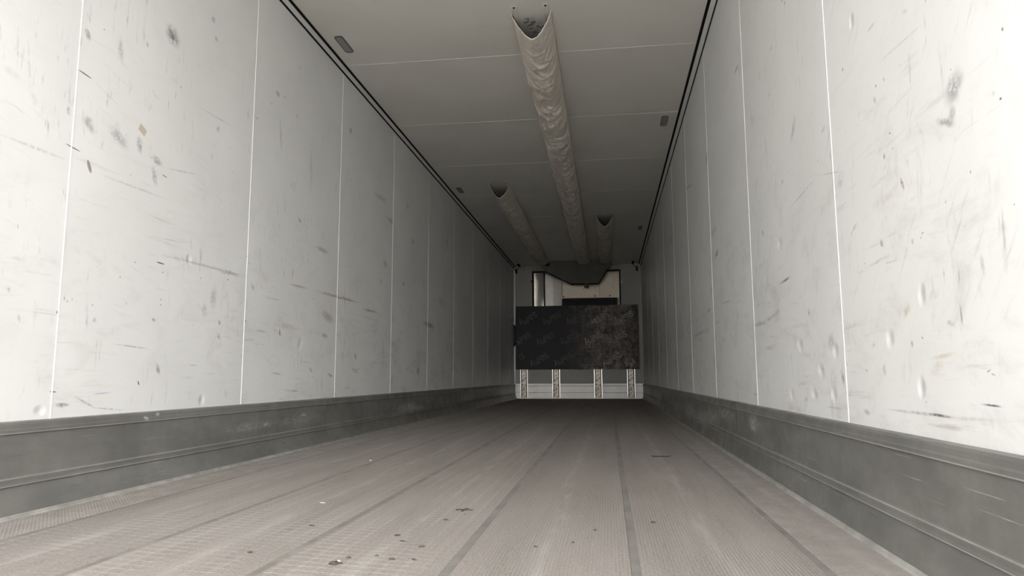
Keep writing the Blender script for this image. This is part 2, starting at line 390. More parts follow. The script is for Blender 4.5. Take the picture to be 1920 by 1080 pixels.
def floor_mat(name, kind, seed):
    """dusty moulded floor plank; x across, y along. kind: ribs / hatch / studs"""
    k = NT(name, 0.62, 0.35)
    s = k.sep(k.c)
    p = k.mapping(k.comb(s[0], s[1], 0.0), loc=(seed * 1.7, seed * 0.9, 0))
    A, B = (0.185, 0.164, 0.147), (0.255, 0.229, 0.210)
    col = k.mix(k.ramp(k.noise(k.mapping(p, scale=(7, 0.8, 1)), 1.0, 5, 0.62, 0.2), 0.3, 0.7), A, B)
    col = k.mix(k.ramp(k.noise(p, 2.2, 5, 0.65, 0.4), 0.35, 0.75, 0, 0.5), col, (0.235, 0.213, 0.196))
    # drag marks along the plank
    st = k.noise(k.mapping(p, rot=(0, 0, 0.015), scale=(60, 0.7, 1)), 1.0, 4, 0.6)
    col = k.mix(k.ramp(st, 0.58, 0.75, 0, 0.4), col, (0.125, 0.112, 0.10))
    # rubbed pale line down the middle of the plank
    mid = k.ramp(k.math('ABSOLUTE', k.math('ADD', s[0], k.math('MULTIPLY_ADD', k.noise(k.mapping(p, scale=(0, 1.2, 0)), 1.0, 2), 0.08, -0.04))), 0.035, 0.0)
    f = k.math('MULTIPLY', mid, k.ramp(k.noise(k.mapping(p, scale=(25, 3.5, 1)), 1.0, 5, 0.7), 0.42, 0.62, 0, 0.55))
    col = k.mix(f, col, (0.37, 0.345, 0.32))
    grit = k.noise(p, 130, 3, 0.7)
    col = k.mix(k.ramp(grit, 0.42, 0.64, 0, 0.62), col, (0.33, 0.305, 0.285))
    col = k.mix(k.ramp(k.noise(p, 30, 2, 0.5), 0.70, 0.76, 0, 0.75), col, (0.13, 0.11, 0.10))
    w = math.tau
    if kind == 'ribs':
        h = k.math('SINE', k.math('MULTIPLY', s[0], w / 0.0085))
        h2 = k.math('SINE', k.math('MULTIPLY', s[1], w / 0.014))
        h = k.math('MULTIPLY_ADD', h2, 0.35, h)
        keep = k.ramp(k.noise(k.mapping(p, scale=(3, 0.9, 1)), 2.2, 4, 0.65), 0.36, 0.64, 0.12, 1.0)
    elif kind == 'hatch':
        a = k.math('SINE', k.math('MULTIPLY', s[0], w / 0.046))
        b = k.math('SINE', k.math('MULTIPLY', k.math('MULTIPLY_ADD', s[0], 0.18, s[1]), w / 0.034))
        c = k.math('SINE', k.math('MULTIPLY', s[1], w / 0.0075))
        h = k.math('ADD', k.math('MULTIPLY', k.ramp(a, 0.4, 0.95), 0.55), k.math('MULTIPLY', k.ramp(b, 0.3, 0.95), 0.7))
        h = k.math('MULTIPLY_ADD', c, 0.22, h)
        keep = k.ramp(k.noise(k.mapping(p, scale=(4, 1.0, 1)), 1.5, 3), 0.35, 0.62, 0.2, 1.0)
    else:
        a = k.math('SINE', k.math('MULTIPLY', s[0], w / 0.012))
        b = k.math('SINE', k.math('MULTIPLY', s[1], w / 0.014))
        h = k.math('MULTIPLY', a, b)
        keep = k.ramp(k.noise(k.mapping(p, scale=(4, 1.4, 1)), 1.5, 3), 0.3, 0.6, 0.35, 1.0)
    hk = k.math('MULTIPLY', h, keep)
    # dust rubs off the raised pattern
    col = k.mix(k.ramp(hk, 0.1, 1.0, 0, {'ribs': 0.12, 'hatch': 0.34, 'studs': 0.34}[kind]), col, (0.42, 0.392, 0.365))
    col = k.mix(k.ramp(hk, -0.1, -1.0, 0, 0.11), col, (0.12, 0.108, 0.098))
    if kind == 'studs':
        col = k.mix(k.ramp(k.noise(p, 9, 5, 0.7), 0.35, 0.7, 0, 0.4), col, (0.40, 0.375, 0.35))
    k.base(col)
    k.bump(k.math('MULTIPLY_ADD', grit, 1.3, hk), 0.38, 0.0022)
    return k.mat

M = {}
M['shell'] = plain('outer_shell', (0.62, 0.62, 0.60), 0.6)
M['bead'] = plain('joint_bead', (0.86, 0.86, 0.84), 0.45)
M['ceil_bead'] = plain('ceiling_bead', (0.74, 0.73, 0.70), 0.45)
M['gasket'] = plain('black_gasket', (0.008, 0.008, 0.008), 0.8, 0.1)
M['cove'] = plain('cove_strip', (0.62, 0.62, 0.60), 0.4)
M['toe'] = plain('floor_edge_bead', (0.28, 0.27, 0.25), 0.5, var=0.2, scale=12)
M['subfloor'] = plain('subfloor', (0.12, 0.11, 0.10), 0.8)
M['strip_dark'] = plain('smooth_joint_strip', (0.182, 0.170, 0.157), 0.58, var=0.22, scale=5)
M['strip_dusty'] = plain('dusty_joint_strip', (0.185, 0.168, 0.152), 0.6, var=0.25, scale=6)
M['fabric'] = None
M['alu'] = plain('aluminium', (0.62, 0.61, 0.58), 0.35, 0.5, 0.7, var=0.12, scale=20)
M['sleeve_shade'] = plain('duct_shade', (0.055, 0.045, 0.035), 0.8, 0.15, var=0.3, scale=12)  # near-black colour stands in for the shade inside the ducts
M['steel'] = plain('zinc_tab', (0.78, 0.77, 0.74), 0.4, 0.5, 0.1)
M['rail_white'] = plain('rail_paint', (0.66, 0.64, 0.60), 0.45, var=0.1, scale=20)
M['hole'] = plain('dark_hole', (0.01, 0.01, 0.01), 0.9, 0.1)
M['lamp_frame'] = plain('lamp_frame', (0.055, 0.055, 0.05), 0.5)
M['bulk'] = plain('bulkhead_grey', (0.28, 0.272, 0.245), 0.48, 0.45, 0.06, var=0.06, scale=2)
M['slat'] = plain('bulkhead_slat', (0.74, 0.71, 0.675), 0.48, 0.5, 0.36, var=0.06, scale=5)
M['black'] = plain('black_rubber', (0.010, 0.010, 0.010), 0.7, 0.2)
M['deflector'] = plain('deflector_canvas', (0.20, 0.195, 0.175), 0.7, 0.2, var=0.1, scale=5)
M['ground'] = plain('concrete_yard', (0.36, 0.35, 0.335), 0.9, 0.2, var=0.15, scale=3)

def fabric_mat():
    k = NT('duct_fabric', 0.6, 0.3)
    p = k.c
    col = k.mix(k.ramp(k.noise(p, 5, 5, 0.65), 0.3, 0.7), (0.60, 0.555, 0.485), (0.715, 0.67, 0.59))
    col = k.mix(k.math('MULTIPLY', k.ramp(k.noise(k.mapping(p, scale=(1, 0.6, 1)), 22, 4, 0.7), 0.60, 0.70, 0, 0.7), k.ramp(k.noise(p, 2.3, 2), 0.45, 0.6)), col, (0.22, 0.19, 0.15))
    k.base(col)
    k.bump(k.noise(k.mapping(p, scale=(1, 1.6, 1)), 42, 4, 0.65), 0.35, 0.006)
    return k.mat
M['fabric'] = fabric_mat()

def lens_mat():
    k = NT('lamp_lens', 0.25, 0.5)
    s = k.sep(k.c)
    h = k.math('MULTIPLY', k.math('SINE', k.math('MULTIPLY', s[0], math.tau / 0.008)), k.math('SINE', k.math('MULTIPLY', s[1], math.tau / 0.012)))
    k.base(k.mix(k.ramp(h, -0.6, 0.8), (0.24, 0.24, 0.22), (0.40, 0.395, 0.365)))
    k.bump(h, 0.4, 0.002)
    return k.mat
M['lens'] = lens_mat()

def worn_mat(name, a, b, c, scale=30, rough=0.45, metal=0.0, lo=0.52, hi=0.64):
    k = NT(name, rough, 0.5, metal)
    col = k.mix(k.ramp(k.noise(k.c, scale * 0.35, 4, 0.65), 0.3, 0.7), a, b)
    col = k.mix(k.ramp(k.noise(k.c, scale, 4, 0.65), lo, hi), col, c)
    k.base(col)
    return k.mat
M['rail_web'] = worn_mat('rail_web', (0.40, 0.345, 0.29), (0.74, 0.67, 0.57), (0.10, 0.075, 0.055), 24, 0.45, 0.4, lo=0.50, hi=0.66)
M['rail_edge'] = worn_mat('rail_edge', (0.85, 0.80, 0.72), (0.95, 0.91, 0.84), (0.5, 0.45, 0.38), 14, 0.36, 0.8, lo=0.62, hi=0.75)
M['liner_cream'] = worn_mat('unit_liner_cream', (0.62, 0.53, 0.42), (0.72, 0.62, 0.49), (0.30, 0.24, 0.18), 9, 0.45, 0.3, lo=0.66, hi=0.74)
M['liner_white'] = worn_mat('unit_liner_white', (0.74, 0.69, 0.63), (0.84, 0.78, 0.71), (0.16, 0.14, 0.12), 16, 0.38, 0.4, lo=0.66, hi=0.72)
M['liner_curve'] = plain('unit_curved_liner', (0.72, 0.67, 0.61), 0.30, 0.5, 0.5, var=0.1, scale=6)
M['bright_edge'] = worn_mat('unit_bright_edge', (0.80, 0.75, 0.67), (0.92, 0.87, 0.78), (0.25, 0.2, 0.15), 25, lo=0.58, hi=0.68)
M['grille'] = plain('grille_black', (0.012, 0.012, 0.012), 0.55, 0.3)

def ply_mat():
    """black film-faced sheet, dusty and rubbed towards the right"""
    k = NT('film_faced_plywood', 0.5, 0.22)
    s = k.sep(k.c)
    right = k.ramp(s[0], -0.35, 0.55)
    edge = k.ramp(s[0], 0.85, 1.17, 1.0, 0.45)
    d = k.noise(k.mapping(k.c, scale=(1, 1, 0.55)), 11, 7, 0.78, 0.5)
    d2 = k.noise(k.mapping(k.c, scale=(1, 1, 5)), 6, 5, 0.7)
    f = k.math('MULTIPLY', k.math('MULTIPLY', right, edge), k.ramp(k.math('ADD', k.math('MULTIPLY', d, 0.65), k.math('MULTIPLY', d2, 0.35)), 0.36, 0.70))
    col = k.mix(f, (0.009, 0.009, 0.011), (0.43, 0.365, 0.32))
    col = k.mix(k.math('MULTIPLY', right, k.ramp(k.noise(k.c, 17, 4, 0.7), 0.62, 0.68, 0, 0.85)), col, (0.008, 0.008, 0.008))
    k.base(col)
    k.rough(k.math('MULTIPLY_ADD', f, 0.2, 0.5))
    return k.mat
M['ply'] = ply_mat()
M['ply_edge'] = plain('plywood_edge', (0.035, 0.028, 0.022), 0.7)
M['print'] = plain('faded_print', (0.10, 0.096, 0.09), 0.6, 0.25, var=0.35, scale=14)

M['print_dusty'] = plain('dusty_print', (0.34, 0.30, 0.265), 0.7, 0.2, var=0.6, scale=16)

# ------------------------------------------------------------------ outside ground
bm = bmesh.new()
box(bm, -30, 30, -40, 30, -0.2, 0)
g = obj_bm('ground', bm, M['ground'], None, (0, 0, -1.25))
structure(g)

# ------------------------------------------------------------------ floor
floor = box_obj('floor', M['subfloor'], None, XL - 0.06, XR + 0.06, REAR, D + 0.6, -0.12, -0.012)
structure(floor, 'dusty ribbed trailer floor of long planks with smooth joint strips')
JOINTS = [-1.560, -1.157, -0.755, -0.352, 0.051, 0.456]
edges = [XL + 0.02] + JOINTS + [XR - 0.02]
fm = {}
def fmat(kind, seed):
    return floor_mat('floor_%s_%d' % (kind, seed), kind, seed)
kinds = ['studs', 'hatch', 'hatch', 'hatch', 'ribs', 'ribs', 'studs']
for i in range(7):
    a = edges[i] + (0.0105 if i else 0)
    b = edges[i + 1] - (0.0105 if i < 6 else 0)
    box_obj('floor_plank', fmat(kinds[i], i), floor, a, b, REAR, D, -0.012, 0.0, 0.0012)
for i, x in enumerate(JOINTS):
    w = 0.0102
    box_obj('joint_strip', M['strip_dark'] if i >= 3 else M['strip_dusty'], floor, x - w, x + w, REAR, D, -0.012, -0.0012)

# ------------------------------------------------------------------ side walls
def make_wall(side):
    left = side == 'left'
    X = XL if left else XR
    sgn = 1 if left else -1                     # towards the inside
    x0, x1 = sorted((X - sgn * 0.02, X - sgn * 0.08))
    w = box_obj('wall_' + side, M['shell'], None, x0, x1, REAR, D + 0.6, -0.12, H + 0.06)
    structure(w, 'white composite %s wall of upright panels, scuffed and streaked' % side)
    marks = MARKS_LEFT if left else MARKS_RIGHT
    dents = DENTS_LEFT if left else DENTS_RIGHT
    for k in range(0, 11):
        ya = SEAM0 + (k - 1) * PAN
        yb = ya + PAN
        la = max(ya, REAR) - ya
        lb = min(yb, D) - ya
        if lb - la < 0.05:
            continue
        # panel with its origin on its rear joint at floor level
        bm = bmesh.new()
        xa, xb = sorted((0.0, -sgn * 0.02))
        box(bm, xa, xb, la + 0.0015, lb - 0.0015, KICK - 0.01, H - 0.02)
        mk = list(marks.get(k, []))
        for q in (-1, 1):                        # long marks run on across a joint
            for t in marks.get(k + q, []):
                reach = abs(t[2] * math.cos(t[4])) * 1.3
                if (q < 0 and t[0] + reach > PAN) or (q > 0 and t[0] - reach < 0):
                    mk.append((t[0] + q * PAN,) + t[1:])
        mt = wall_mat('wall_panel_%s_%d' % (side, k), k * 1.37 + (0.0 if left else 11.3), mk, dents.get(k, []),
                      dirt=1.0 if left else 1.15, grime_shade=(0.6 if left else 0.9) + 0.13 * k, slant=0.25 if left else 0.85)  # grime grows with depth, adding painted shade to the deep wall
        wl = w.location
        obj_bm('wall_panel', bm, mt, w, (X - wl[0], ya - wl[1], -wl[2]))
        if la == 0:
            bw = 0.0026
            xa, xb = sorted((X + sgn * 0.0012, X - sgn * 0.006))
            box_obj('joint_bead', M['bead'], w, xa, xb, ya - bw, ya + bw, KICK - 0.01, H - 0.03, 0.0008)
    return w
wall_left = make_wall('left')
wall_right = make_wall('right')

# ------------------------------------------------------------------ ceiling
ceiling = box_obj('ceiling', M['shell'], None, XL - 0.08, XR + 0.08, REAR, D + 0.6, H + 0.02, H + 0.08)
structure(ceiling, 'pale grey trailer ceiling of wide panels with faint joints')
C0 = 4.475
k0 = -4
spots = {0: [(-0.42, 4.11, 0.075, 0.16, 0.9), (-0.45, 4.04, 0.05, 0.07, 0.8), (-0.36, 4.12, 0.05, 0.10, 0.6)]}
for k in range(k0, 9):
    ya = C0 + (k - 1) * PAN
    yb = ya + PAN
    a, b = max(ya, REAR), min(yb, D)
    if b - a < 0.05:
        continue
    sp = [(x, y - ya, rx, ry, st) for (x, y, rx, ry, st) in spots.get(k, [])]
    bm = bmesh.new()
    box(bm, XL, XR, a - ya + 0.0015, b - ya - 0.0015, 0, 0.02)
    cl = ceiling.location
    obj_bm('ceiling_panel', bm, ceiling_mat('ceiling_panel_%d' % (k - k0), sp), ceiling, (-cl[0], ya - cl[1], H - cl[2]))
    if ya > REAR:
        box_obj('joint_bead', M['ceil_bead'], ceiling, XL + 0.03, XR - 0.035, ya - 0.004, ya + 0.004, H - 0.0012, H + 0.004)

# ------------------------------------------------------------------ cove strips in the ceiling corners
def cove(name, X, sgn, dx):
    t = bmesh.new()
    prof = [(0, -0.028), (sgn * 0.004, -0.028), (sgn * (dx - 0.006), -0.003), (sgn * (dx - 0.006), 0), (0, 0)]
    extrude_y(t, prof, REAR, D)
    o = obj_bm(name, t, M['cove'], None, (X, 0, H))
    structure(o, 'pale cove strip with two black seals along the %s ceiling corner' % ('left' if sgn > 0 else 'right'))
    xa, xb = sorted((sgn * (dx - 0.006), sgn * (dx + 0.012)))
    t = bmesh.new(); box(t, xa, xb, REAR, D, -0.0035, 0.0)
    obj_bm('seal', t, M['gasket'], o)
    xa, xb = sorted((0.0, sgn * 0.005))
    t = bmesh.new(); box(t, xa, xb, REAR, D, -0.040, -0.0275)
    obj_bm('seal', t, M['gasket'], o)
    return o
cove('trim_1', XL, 1, 0.026)
cove('trim_2', XR, -1, 0.034)

# ------------------------------------------------------------------ kick plates
def make_kick(side, breaks, patches):
    left = side == 'left'
    X = XL if left else XR
    s = 1 if left else -1
    toe = 0.062 if left else 0.042
    prof = [(0, 0), (0, 0.2830), (0.005, 0.2838), (0.017, 0.2805), (0.0205, 0.274), (0.0215, 0.262), (0.024, 0.258), (0.024, 0.2470),
            (0.0195, 0.2450), (0.0165, 0.2415), (0.0165, 0.1180), (0.0235, 0.1135), (0.0215, 0.1000), (0.0235, 0.0905), (0.0165, 0.0870),
            (toe - 0.012, 0.0110), (toe - 0.012, 0.0)]
    root = None
    for i in range(len(breaks) - 1):
        a, b = breaks[i], breaks[i + 1]
        t = bmesh.new()
        extrude_y(t, [(s * x, z) for x, z in prof], 0.0008, b - a - 0.0008)
        pm = [(y - a, z, ry, rz, st) for (y, z, ry, rz, st) in patches if a - 0.5 < y < b + 0.5]
        mt = kick_mat('kick_%s_%d' % (side, i), i + (0 if left else 5), pm)
        if root is None:
            root = obj_bm('baseboard_' + side, t, mt, None, (X, a, 0))
            structure(root, 'scratched dark grey metal kick plate along the foot of the %s wall' % side)
        else:
            obj_bm('kick_plate', t, mt, root, (0, a - breaks[0], 0))
    t = bmesh.new()
    extrude_y(t, [(s * x, z) for x, z in ((toe - 0.012, 0.0), (toe - 0.012, 0.0105), (toe - 0.008, 0.0115), (toe - 0.003, 0.0095), (toe - 0.002, 0.003), (toe + 0.003, 0.0))], 0, D - breaks[0])
    obj_bm('floor_bead', t, M['toe'], root, (0, 0, 0))
    return root
make_kick('left', [REAR, 4.333, 8.9, D], [(3.35, 0.17, 0.3, 0.03, .3), (3.55, 0.17, 0.06, 0.02, .7), (4.0, 0.20, 0.05, 0.02, .8), (3.95, 0.17, 0.4, 0.05, .3),
      (6.3, 0.15, 0.25, 0.06, .9), (6.05, 0.15, 0.2, 0.05, .7), (6.55, 0.13, 0.35, 0.03, .6), (9.0, 0.16, 0.6, 0.07, .5), (12.3, 0.15, 1.0, 0.09, .8), (13.1, 0.16, 0.5, 0.1, .9), (2.55, 0.26, 0.02, 0.02, .9), (2.62, 0.272, 0.02, 0.012, .9)])
make_kick('right', [REAR, 4.400, 8.9, D], [(3.35, 0.20, 0.14, 0.05, .8), (4.1, 0.20, 0.35, 0.05, .6), (4.7, 0.16, 0.5, 0.06, .7), (5.2, 0.12, 0.6, 0.07, .7), (5.9, 0.14, 0.5, 0.08, .9), (7.0, 0.14, 0.8, 0.06, .5),
      (9.5, 0.15, 1.5, 0.09, .8), (12.0, 0.16, 1.2, 0.10, .9), (13.2, 0.15, 0.5, 0.12, 1.0)])

# ------------------------------------------------------------------ front bulkhead
OX0, OX1, OZ0, OZ1 = -1.453, 0.273, 1.20, 2.490        # opening of the refrigeration unit
bm = bmesh.new()
T = 0.04
box(bm, XL, OX0, 0, T, 0, H)
box(bm, OX1, XR, 0, T, 0, H)
box(bm, OX0, OX1, 0, T, OZ1, H)
box(bm, OX0, OX1, 0, T, 0, OZ0)
front = obj_bm('wall_front', bm, M['bulk'], None, (0, D, 0))
structure(front, 'grey front bulkhead with an opening for the refrigeration unit')
def fbox(name, mat, x0, x1, y0, y1, z0, z1, bevel=0.0, parent=None):
    return box_obj(name, mat, parent or front, x0, x1, D + y0, D + y1, z0, z1, bevel)
# opening frame: four black bars
fbox('frame_bar', M['black'], OX0, OX0 + 0.036, -0.015, T, OZ0, OZ1, 0.003)
fbox('frame_bar', M['black'], OX1 - 0.026, OX1, -0.015, T, OZ0, OZ1, 0.003)
fbox('frame_bar', M['black'], OX0 + 0.036, OX1 - 0.026, -0.015, T, OZ1 - 0.030, OZ1, 0.003)
fbox('frame_post', M['black'], -1.223, -1.200, -0.010, T, OZ0, OZ1 - 0.030)
# boards of the lower kick band
for za, zb, d in ((0.006, 0.119, 0.020), (0.123, 0.242, 0.020), (0.246, 0.292, 0.018)):
    fbox('kick_board', M['slat'], XL + 0.032, XR - 0.012, -d, -0.001, za, zb, 0.003)
# cover plates on the panel between the tracks, corner angles
fbox('cover_plate', M['bulk'], XL + 0.055, -1.505, -0.006, -0.0005, 1.60, 2.52, 0.002)
fbox('cover_plate', M['bulk'], -1.485, -0.58, -0.006, -0.0005, 0.325, 1.10, 0.002)
fbox('cover_plate', M['bulk'], -0.574, XR - 0.04, -0.006, -0.0005, 0.325, 1.10, 0.002)
fbox('corner_angle', M['cove'], XL + 0.006, XL + 0.030, -0.03, -0.0005, 0.006, 2.50)
fbox('corner_angle', M['bulk'], XR - 0.022, XR - 0.004, -0.03, -0.0005, 0.30, 2.50)
fbox('hinge', M['black'], OX0 - 0.022, OX0, -0.02, 0, 2.27, 2.31, 0.004)
fbox('hinge', M['alu'], OX1, OX1 + 0.026, -0.02, 0, 2.22, 2.27, 0.008)

# ------------------------------------------------------------------ air tracks on the bulkhead
def track(i, x0, x1, label):
    cx = (x0 + x1) / 2
    w = x1 - x0
    root = empty('bulkhead_track', (cx, D - 0.024, 0.028))
    tag(root, label, 'track', 'upright bulkhead tracks')
    h = 1.05
    def pb(name, mat, a, b, ya, yb, za, zb, bv=0.0):
        t = bmesh.new(); box(t, a, b, ya, yb, za, zb, bv)
        return obj_bm(name, t, mat, root)
    pb('web', M['rail_web'], -w * 0.30, w * 0.30, -0.014, -0.001, 0, h, 0.002)
    pb('groove', M['hole'], -w * 0.39, -w * 0.30, -0.006, -0.001, 0, h)
    pb('groove', M['hole'], w * 0.30, w * 0.39, -0.006, -0.001, 0, h)
    for s in (-1, 1):
        # toothed flange: one blade with notches along its lower run
        t = bmesh.new()
        a, b = sorted((s * w * 0.39, s * w * 0.50))
        box(t, a, b, -0.022, -0.001, 0.30, h, 0.002)
        box(t, a, b, -0.008, -0.001, 0.0, 0.30)
        z = 0.012
        while z < 0.27:
            box(t, a, b, -0.022, -0.008, z, z + 0.048, 0.002)
            z += 0.066
        obj_bm('flange', t, M['rail_edge'], root)
    for z in (0.16, 0.42):
        t = bmesh.new()
        bmesh.ops.create_cone(t, cap_ends=True, segments=10, radius1=0.010, radius2=0.008, depth=0.008, matrix=Matrix.Translation((0, -0.017, z)) @ Matrix.Rotation(math.pi / 2, 4, 'X'))
        obj_bm('bolt', t, M['hole'], root)
for i, (a, b, lb) in enumerate(((-1.693, -1.547, 'worn toothed metal track on the bulkhead, next to the left wall'),
                                (-1.071, -0.922, 'worn toothed metal track on the bulkhead, second from the left wall'),
                                (-0.273, -0.116, 'worn toothed metal track on the bulkhead, second from the right wall'),
                                (0.352, 0.503, 'worn toothed metal track on the bulkhead, next to the right wall'))):
    track(i, a, b, lb)

# ------------------------------------------------------------------ plywood sheet
PY = D - 0.085
ply = empty('plywood_sheet', (-0.591, PY, 0.562))
tag(ply, 'black film-faced plywood sheet with repeated upside-down print, standing against the bulkhead', 'plywood')
bm = bmesh.new()
vs = []
for (x, z) in ((-1.174, 0.002), (1.177, 0.0), (1.179, 1.226), (-1.179, 1.226)):
    vs.append((x, z))
f0 = [bm.verts.new((x, 0, z)) for x, z in vs]
f1 = [bm.verts.new((x, 0.020, z)) for x, z in vs]
bm.faces.new(f0); bm.faces.new(f1[::-1])
for i in range(4):
    bm.faces.new((f0[i], f0[(i + 1) % 4], f1[(i + 1) % 4], f1[i]))
obj_bm('sheet', bm, M['ply'], ply)
for s in (-1, 1):
    xa, xb = sorted((s * 1.1800, s * 1.1815))
    t = bmesh.new(); box(t, xa, xb, -0.001, 0.021, 0.0, 1.227)
    obj_bm('edge_band', t, M['ply_edge'], ply)
t = bmesh.new(); box(t, -1.18, 1.18, -0.001, 0.021, 1.2262, 1.2285)
obj_bm('edge_band', t, M['ply_edge'], ply)
PRINT = []
for i in range(5):
    PRINT.append(('SibPly', -0.953 + 0.462 * i, 0.965))
    PRINT.append(('SibPly' if i else 'SibPl', -1.078 + 0.462 * i, 0.575))
for i in range(1, 5):
    PRINT.append(('SibPly', -1.203 + 0.462 * i, 0.170))
for i, (txt, x, z) in enumerate(PRINT):
    cu = bpy.data.curves.new('print', 'FONT')
    cu.body = txt
    cu.size = 0.165
    cu.align_x = 'LEFT'
    cu.offset = 0.0028
    cu.resolution_u = 3
    o = bpy.data.objects.new('print', cu)
    # the word runs down to the left and stands on its head
    ang = math.radians(180 + 32)
    rot = Matrix.Rotation(ang, 4, 'Y').inverted() @ Matrix.Rotation(math.pi / 2, 4, 'X')
    dirv = Vector((math.cos(ang), 0, math.sin(ang)))
    upv = Vector((-math.sin(ang), 0, math.cos(ang)))
    start = Vector((x, -0.0012, z)) - dirv * 0.215 - upv * 0.055
    me_o = o
    COL.objects.link(o)
    bpy.context.view_layer.update()
    dg = bpy.context.evaluated_depsgraph_get()
    me = bpy.data.meshes.new_from_object(o.evaluated_get(dg))
    bpy.data.objects.remove(o, do_unlink=True)
    mm = Matrix((dirv, upv, dirv.cross(upv))).transposed().to_4x4()
    mm.translation = start
    me.transform(mm)
    me.materials.clear()
    me.materials.append(M['print_dusty'] if x > 0.25 else M['print'])
    po = bpy.data.objects.new('printed_word', me)
    link(po, ply)
# cut-off words at the sheet's edges
for txt, x, z, keep in (('Si', -1.203, 0.170, None), ('Ply', 1.107, 0.170, 0.5)):
    cu = bpy.data.curves.new('print', 'FONT')
    cu.body = txt; cu.size = 0.165; cu.offset = 0.0028; cu.resolution_u = 3
    o = bpy.data.objects.new('print', cu)
    COL.objects.link(o)
    bpy.context.view_layer.update()
    me = bpy.data.meshes.new_from_object(o.evaluated_get(bpy.context.evaluated_depsgraph_get()))
    bpy.data.objects.remove(o, do_unlink=True)
    ang = math.radians(212)
    dirv = Vector((math.cos(ang), 0, math.sin(ang))); upv = Vector((-math.sin(ang), 0, math.cos(ang)))
    off = 0.215 if keep is None else -0.02
    mm = Matrix((dirv, upv, dirv.cross(upv))).transposed().to_4x4()
    mm.translation = Vector((x, -0.0012, z)) - dirv * off - upv * 0.055
    me.transform(mm)
    me.materials.clear(); me.materials.append(M['print_dusty'] if x > 0.25 else M['print'])
    link(bpy.data.objects.new('printed_word', me), ply)

# narrow black strip beside the sheet
blk = empty('black_strip', (XL + 0.022, D - 0.10, 1.00))
tag(blk, 'narrow black strip between left wall and plywood edge', 'rubber strip')
t = bmesh.new()
extrude_y(t, [(-0.020, 0.0), (0.018, 0.04), (0.020, 0.40), (-0.020, 0.44)], -0.03, 0.05)
obj_bm('strip_body', t, M['black'], blk)
t = bmesh.new(); box(t, -0.012, 0.014, -0.034, -0.030, 0.08, 0.36, 0.001)
obj_bm('face_rib', t, M['grille'], blk)

# ------------------------------------------------------------------ refrigeration unit in the opening
unit = empty('refrigeration_unit', (-0.59, D + 0.05, OZ0))
tag(unit, 'refrigeration unit seen in the bulkhead opening, cream liner above a black grille', 'cooling unit')
def ubox(name, mat, x0, x1, y0, y1, z0, z1, bv=0.0, parent=None):
    if parent is None:
        return box_obj(name, mat, unit, x0, x1, D + y0, D + y1, z0, z1, bv)
    o = box_obj(name, mat, None, x0, x1, D + y0, D + y1, z0, z1, bv)
    o.parent = parent
    o.location = Vector(o.location) - Vector(parent.location) - Vector(unit.location)
    return o
def usheet(name, mat, pts, z0, z1, th=0.008):
    """upright sheet following (x, y) points, y measured from the bulkhead face"""
    t = bmesh.new()
    n = len(pts)
    a = [t.verts.new((x + 0.59, y - 0.05, z0 - OZ0)) for x, y in pts]
    b = [t.verts.new((x + 0.59, y - 0.05, z1 - OZ0)) for x, y in pts]
    c = [t.verts.new((x + 0.59, y - 0.05 + th, z0 - OZ0)) for x, y in pts]
    d = [t.verts.new((x + 0.59, y - 0.05 + th, z1 - OZ0)) for x, y in pts]
    for i in range(n - 1):
        t.faces.new((a[i], a[i + 1], b[i + 1], b[i]))
        t.faces.new((c[i + 1], c[i], d[i], d[i + 1]))
        t.faces.new((b[i], b[i + 1], d[i + 1], d[i]))
        t.faces.new((a[i + 1], a[i], c[i], c[i + 1]))
    t.faces.new((a[0], b[0], d[0], c[0]))
    t.faces.new((a[-1], c[-1], d[-1], b[-1]))
    return obj_bm(name, t, mat, unit, smooth=n > 3)
# rolled liner at the left: turns from facing sideways to facing the doorway
arc = []
for i in range(13):
    a = math.pi / 2 * i / 12
    arc.append((-1.445 + 0.235 * (1 - math.cos(a)), 0.185 - 0.10 * math.sin(a)))
usheet('curved_liner', M['liner_curve'], arc, OZ0, 2.53)
usheet('side_liner', M['liner_white'], [(-1.205, 0.09), (-1.05, 0.12), (-0.885, 0.16)], OZ0, 2.53)
ubox('edge_strip', M['bright_edge'], -0.892, -0.874, 0.13, 0.17, OZ0, 2.53, 0.003)
ubox('back_liner', M['liner_cream'], -0.874, -0.142, 0.26, 0.27, OZ0, 2.55)
ubox('back_liner', M['liner_cream'], -0.138, 0.30, 0.255, 0.27, OZ0, 2.55)
ubox('side_liner', M['liner_cream'], 0.262, 0.272, 0.05, 0.26, OZ0, 2.53)
ubox('lip', M['liner_cream'], -0.874, 0.200, 0.10, 0.26, 1.952, 1.974, 0.004)
ubox('end_bracket', M['bright_edge'], 0.204, 0.246, 0.06, 0.09, OZ0, 1.945, 0.003)
for z in (1.80, 1.85, 1.90):
    ubox('bracket_slot', M['hole'], 0.212, 0.238, 0.055, 0.0602, z, z + 0.012)
for x, z in ((-0.845, 1.978), (-0.225, 1.978), (0.062, 1.978)):
    ubox('stud', M['hole'], x - 0.008, x + 0.008, 0.14, 0.156, z - 0.004, z + 0.036, 0.003)
gr = ubox('grille', M['grille'], -0.875, 0.200, 0.085, 0.25, OZ0, 1.950, 0.004)
for i in range(22):
    z = OZ0 + 0.03 + i * 0.033
    if z + 0.01 < 1.94:
        ubox('slat', M['black'], -0.85, 0.175, 0.066, 0.086, z, z + 0.011, 0.002, gr)
ubox('housing_back', M['hole'], -1.50, 0.33, 0.30, 0.33, OZ0 - 0.05, 2.58)
ubox('housing_roof', M['hole'], -1.50, 0.33, 0.041, 0.30, 2.555, 2.575)

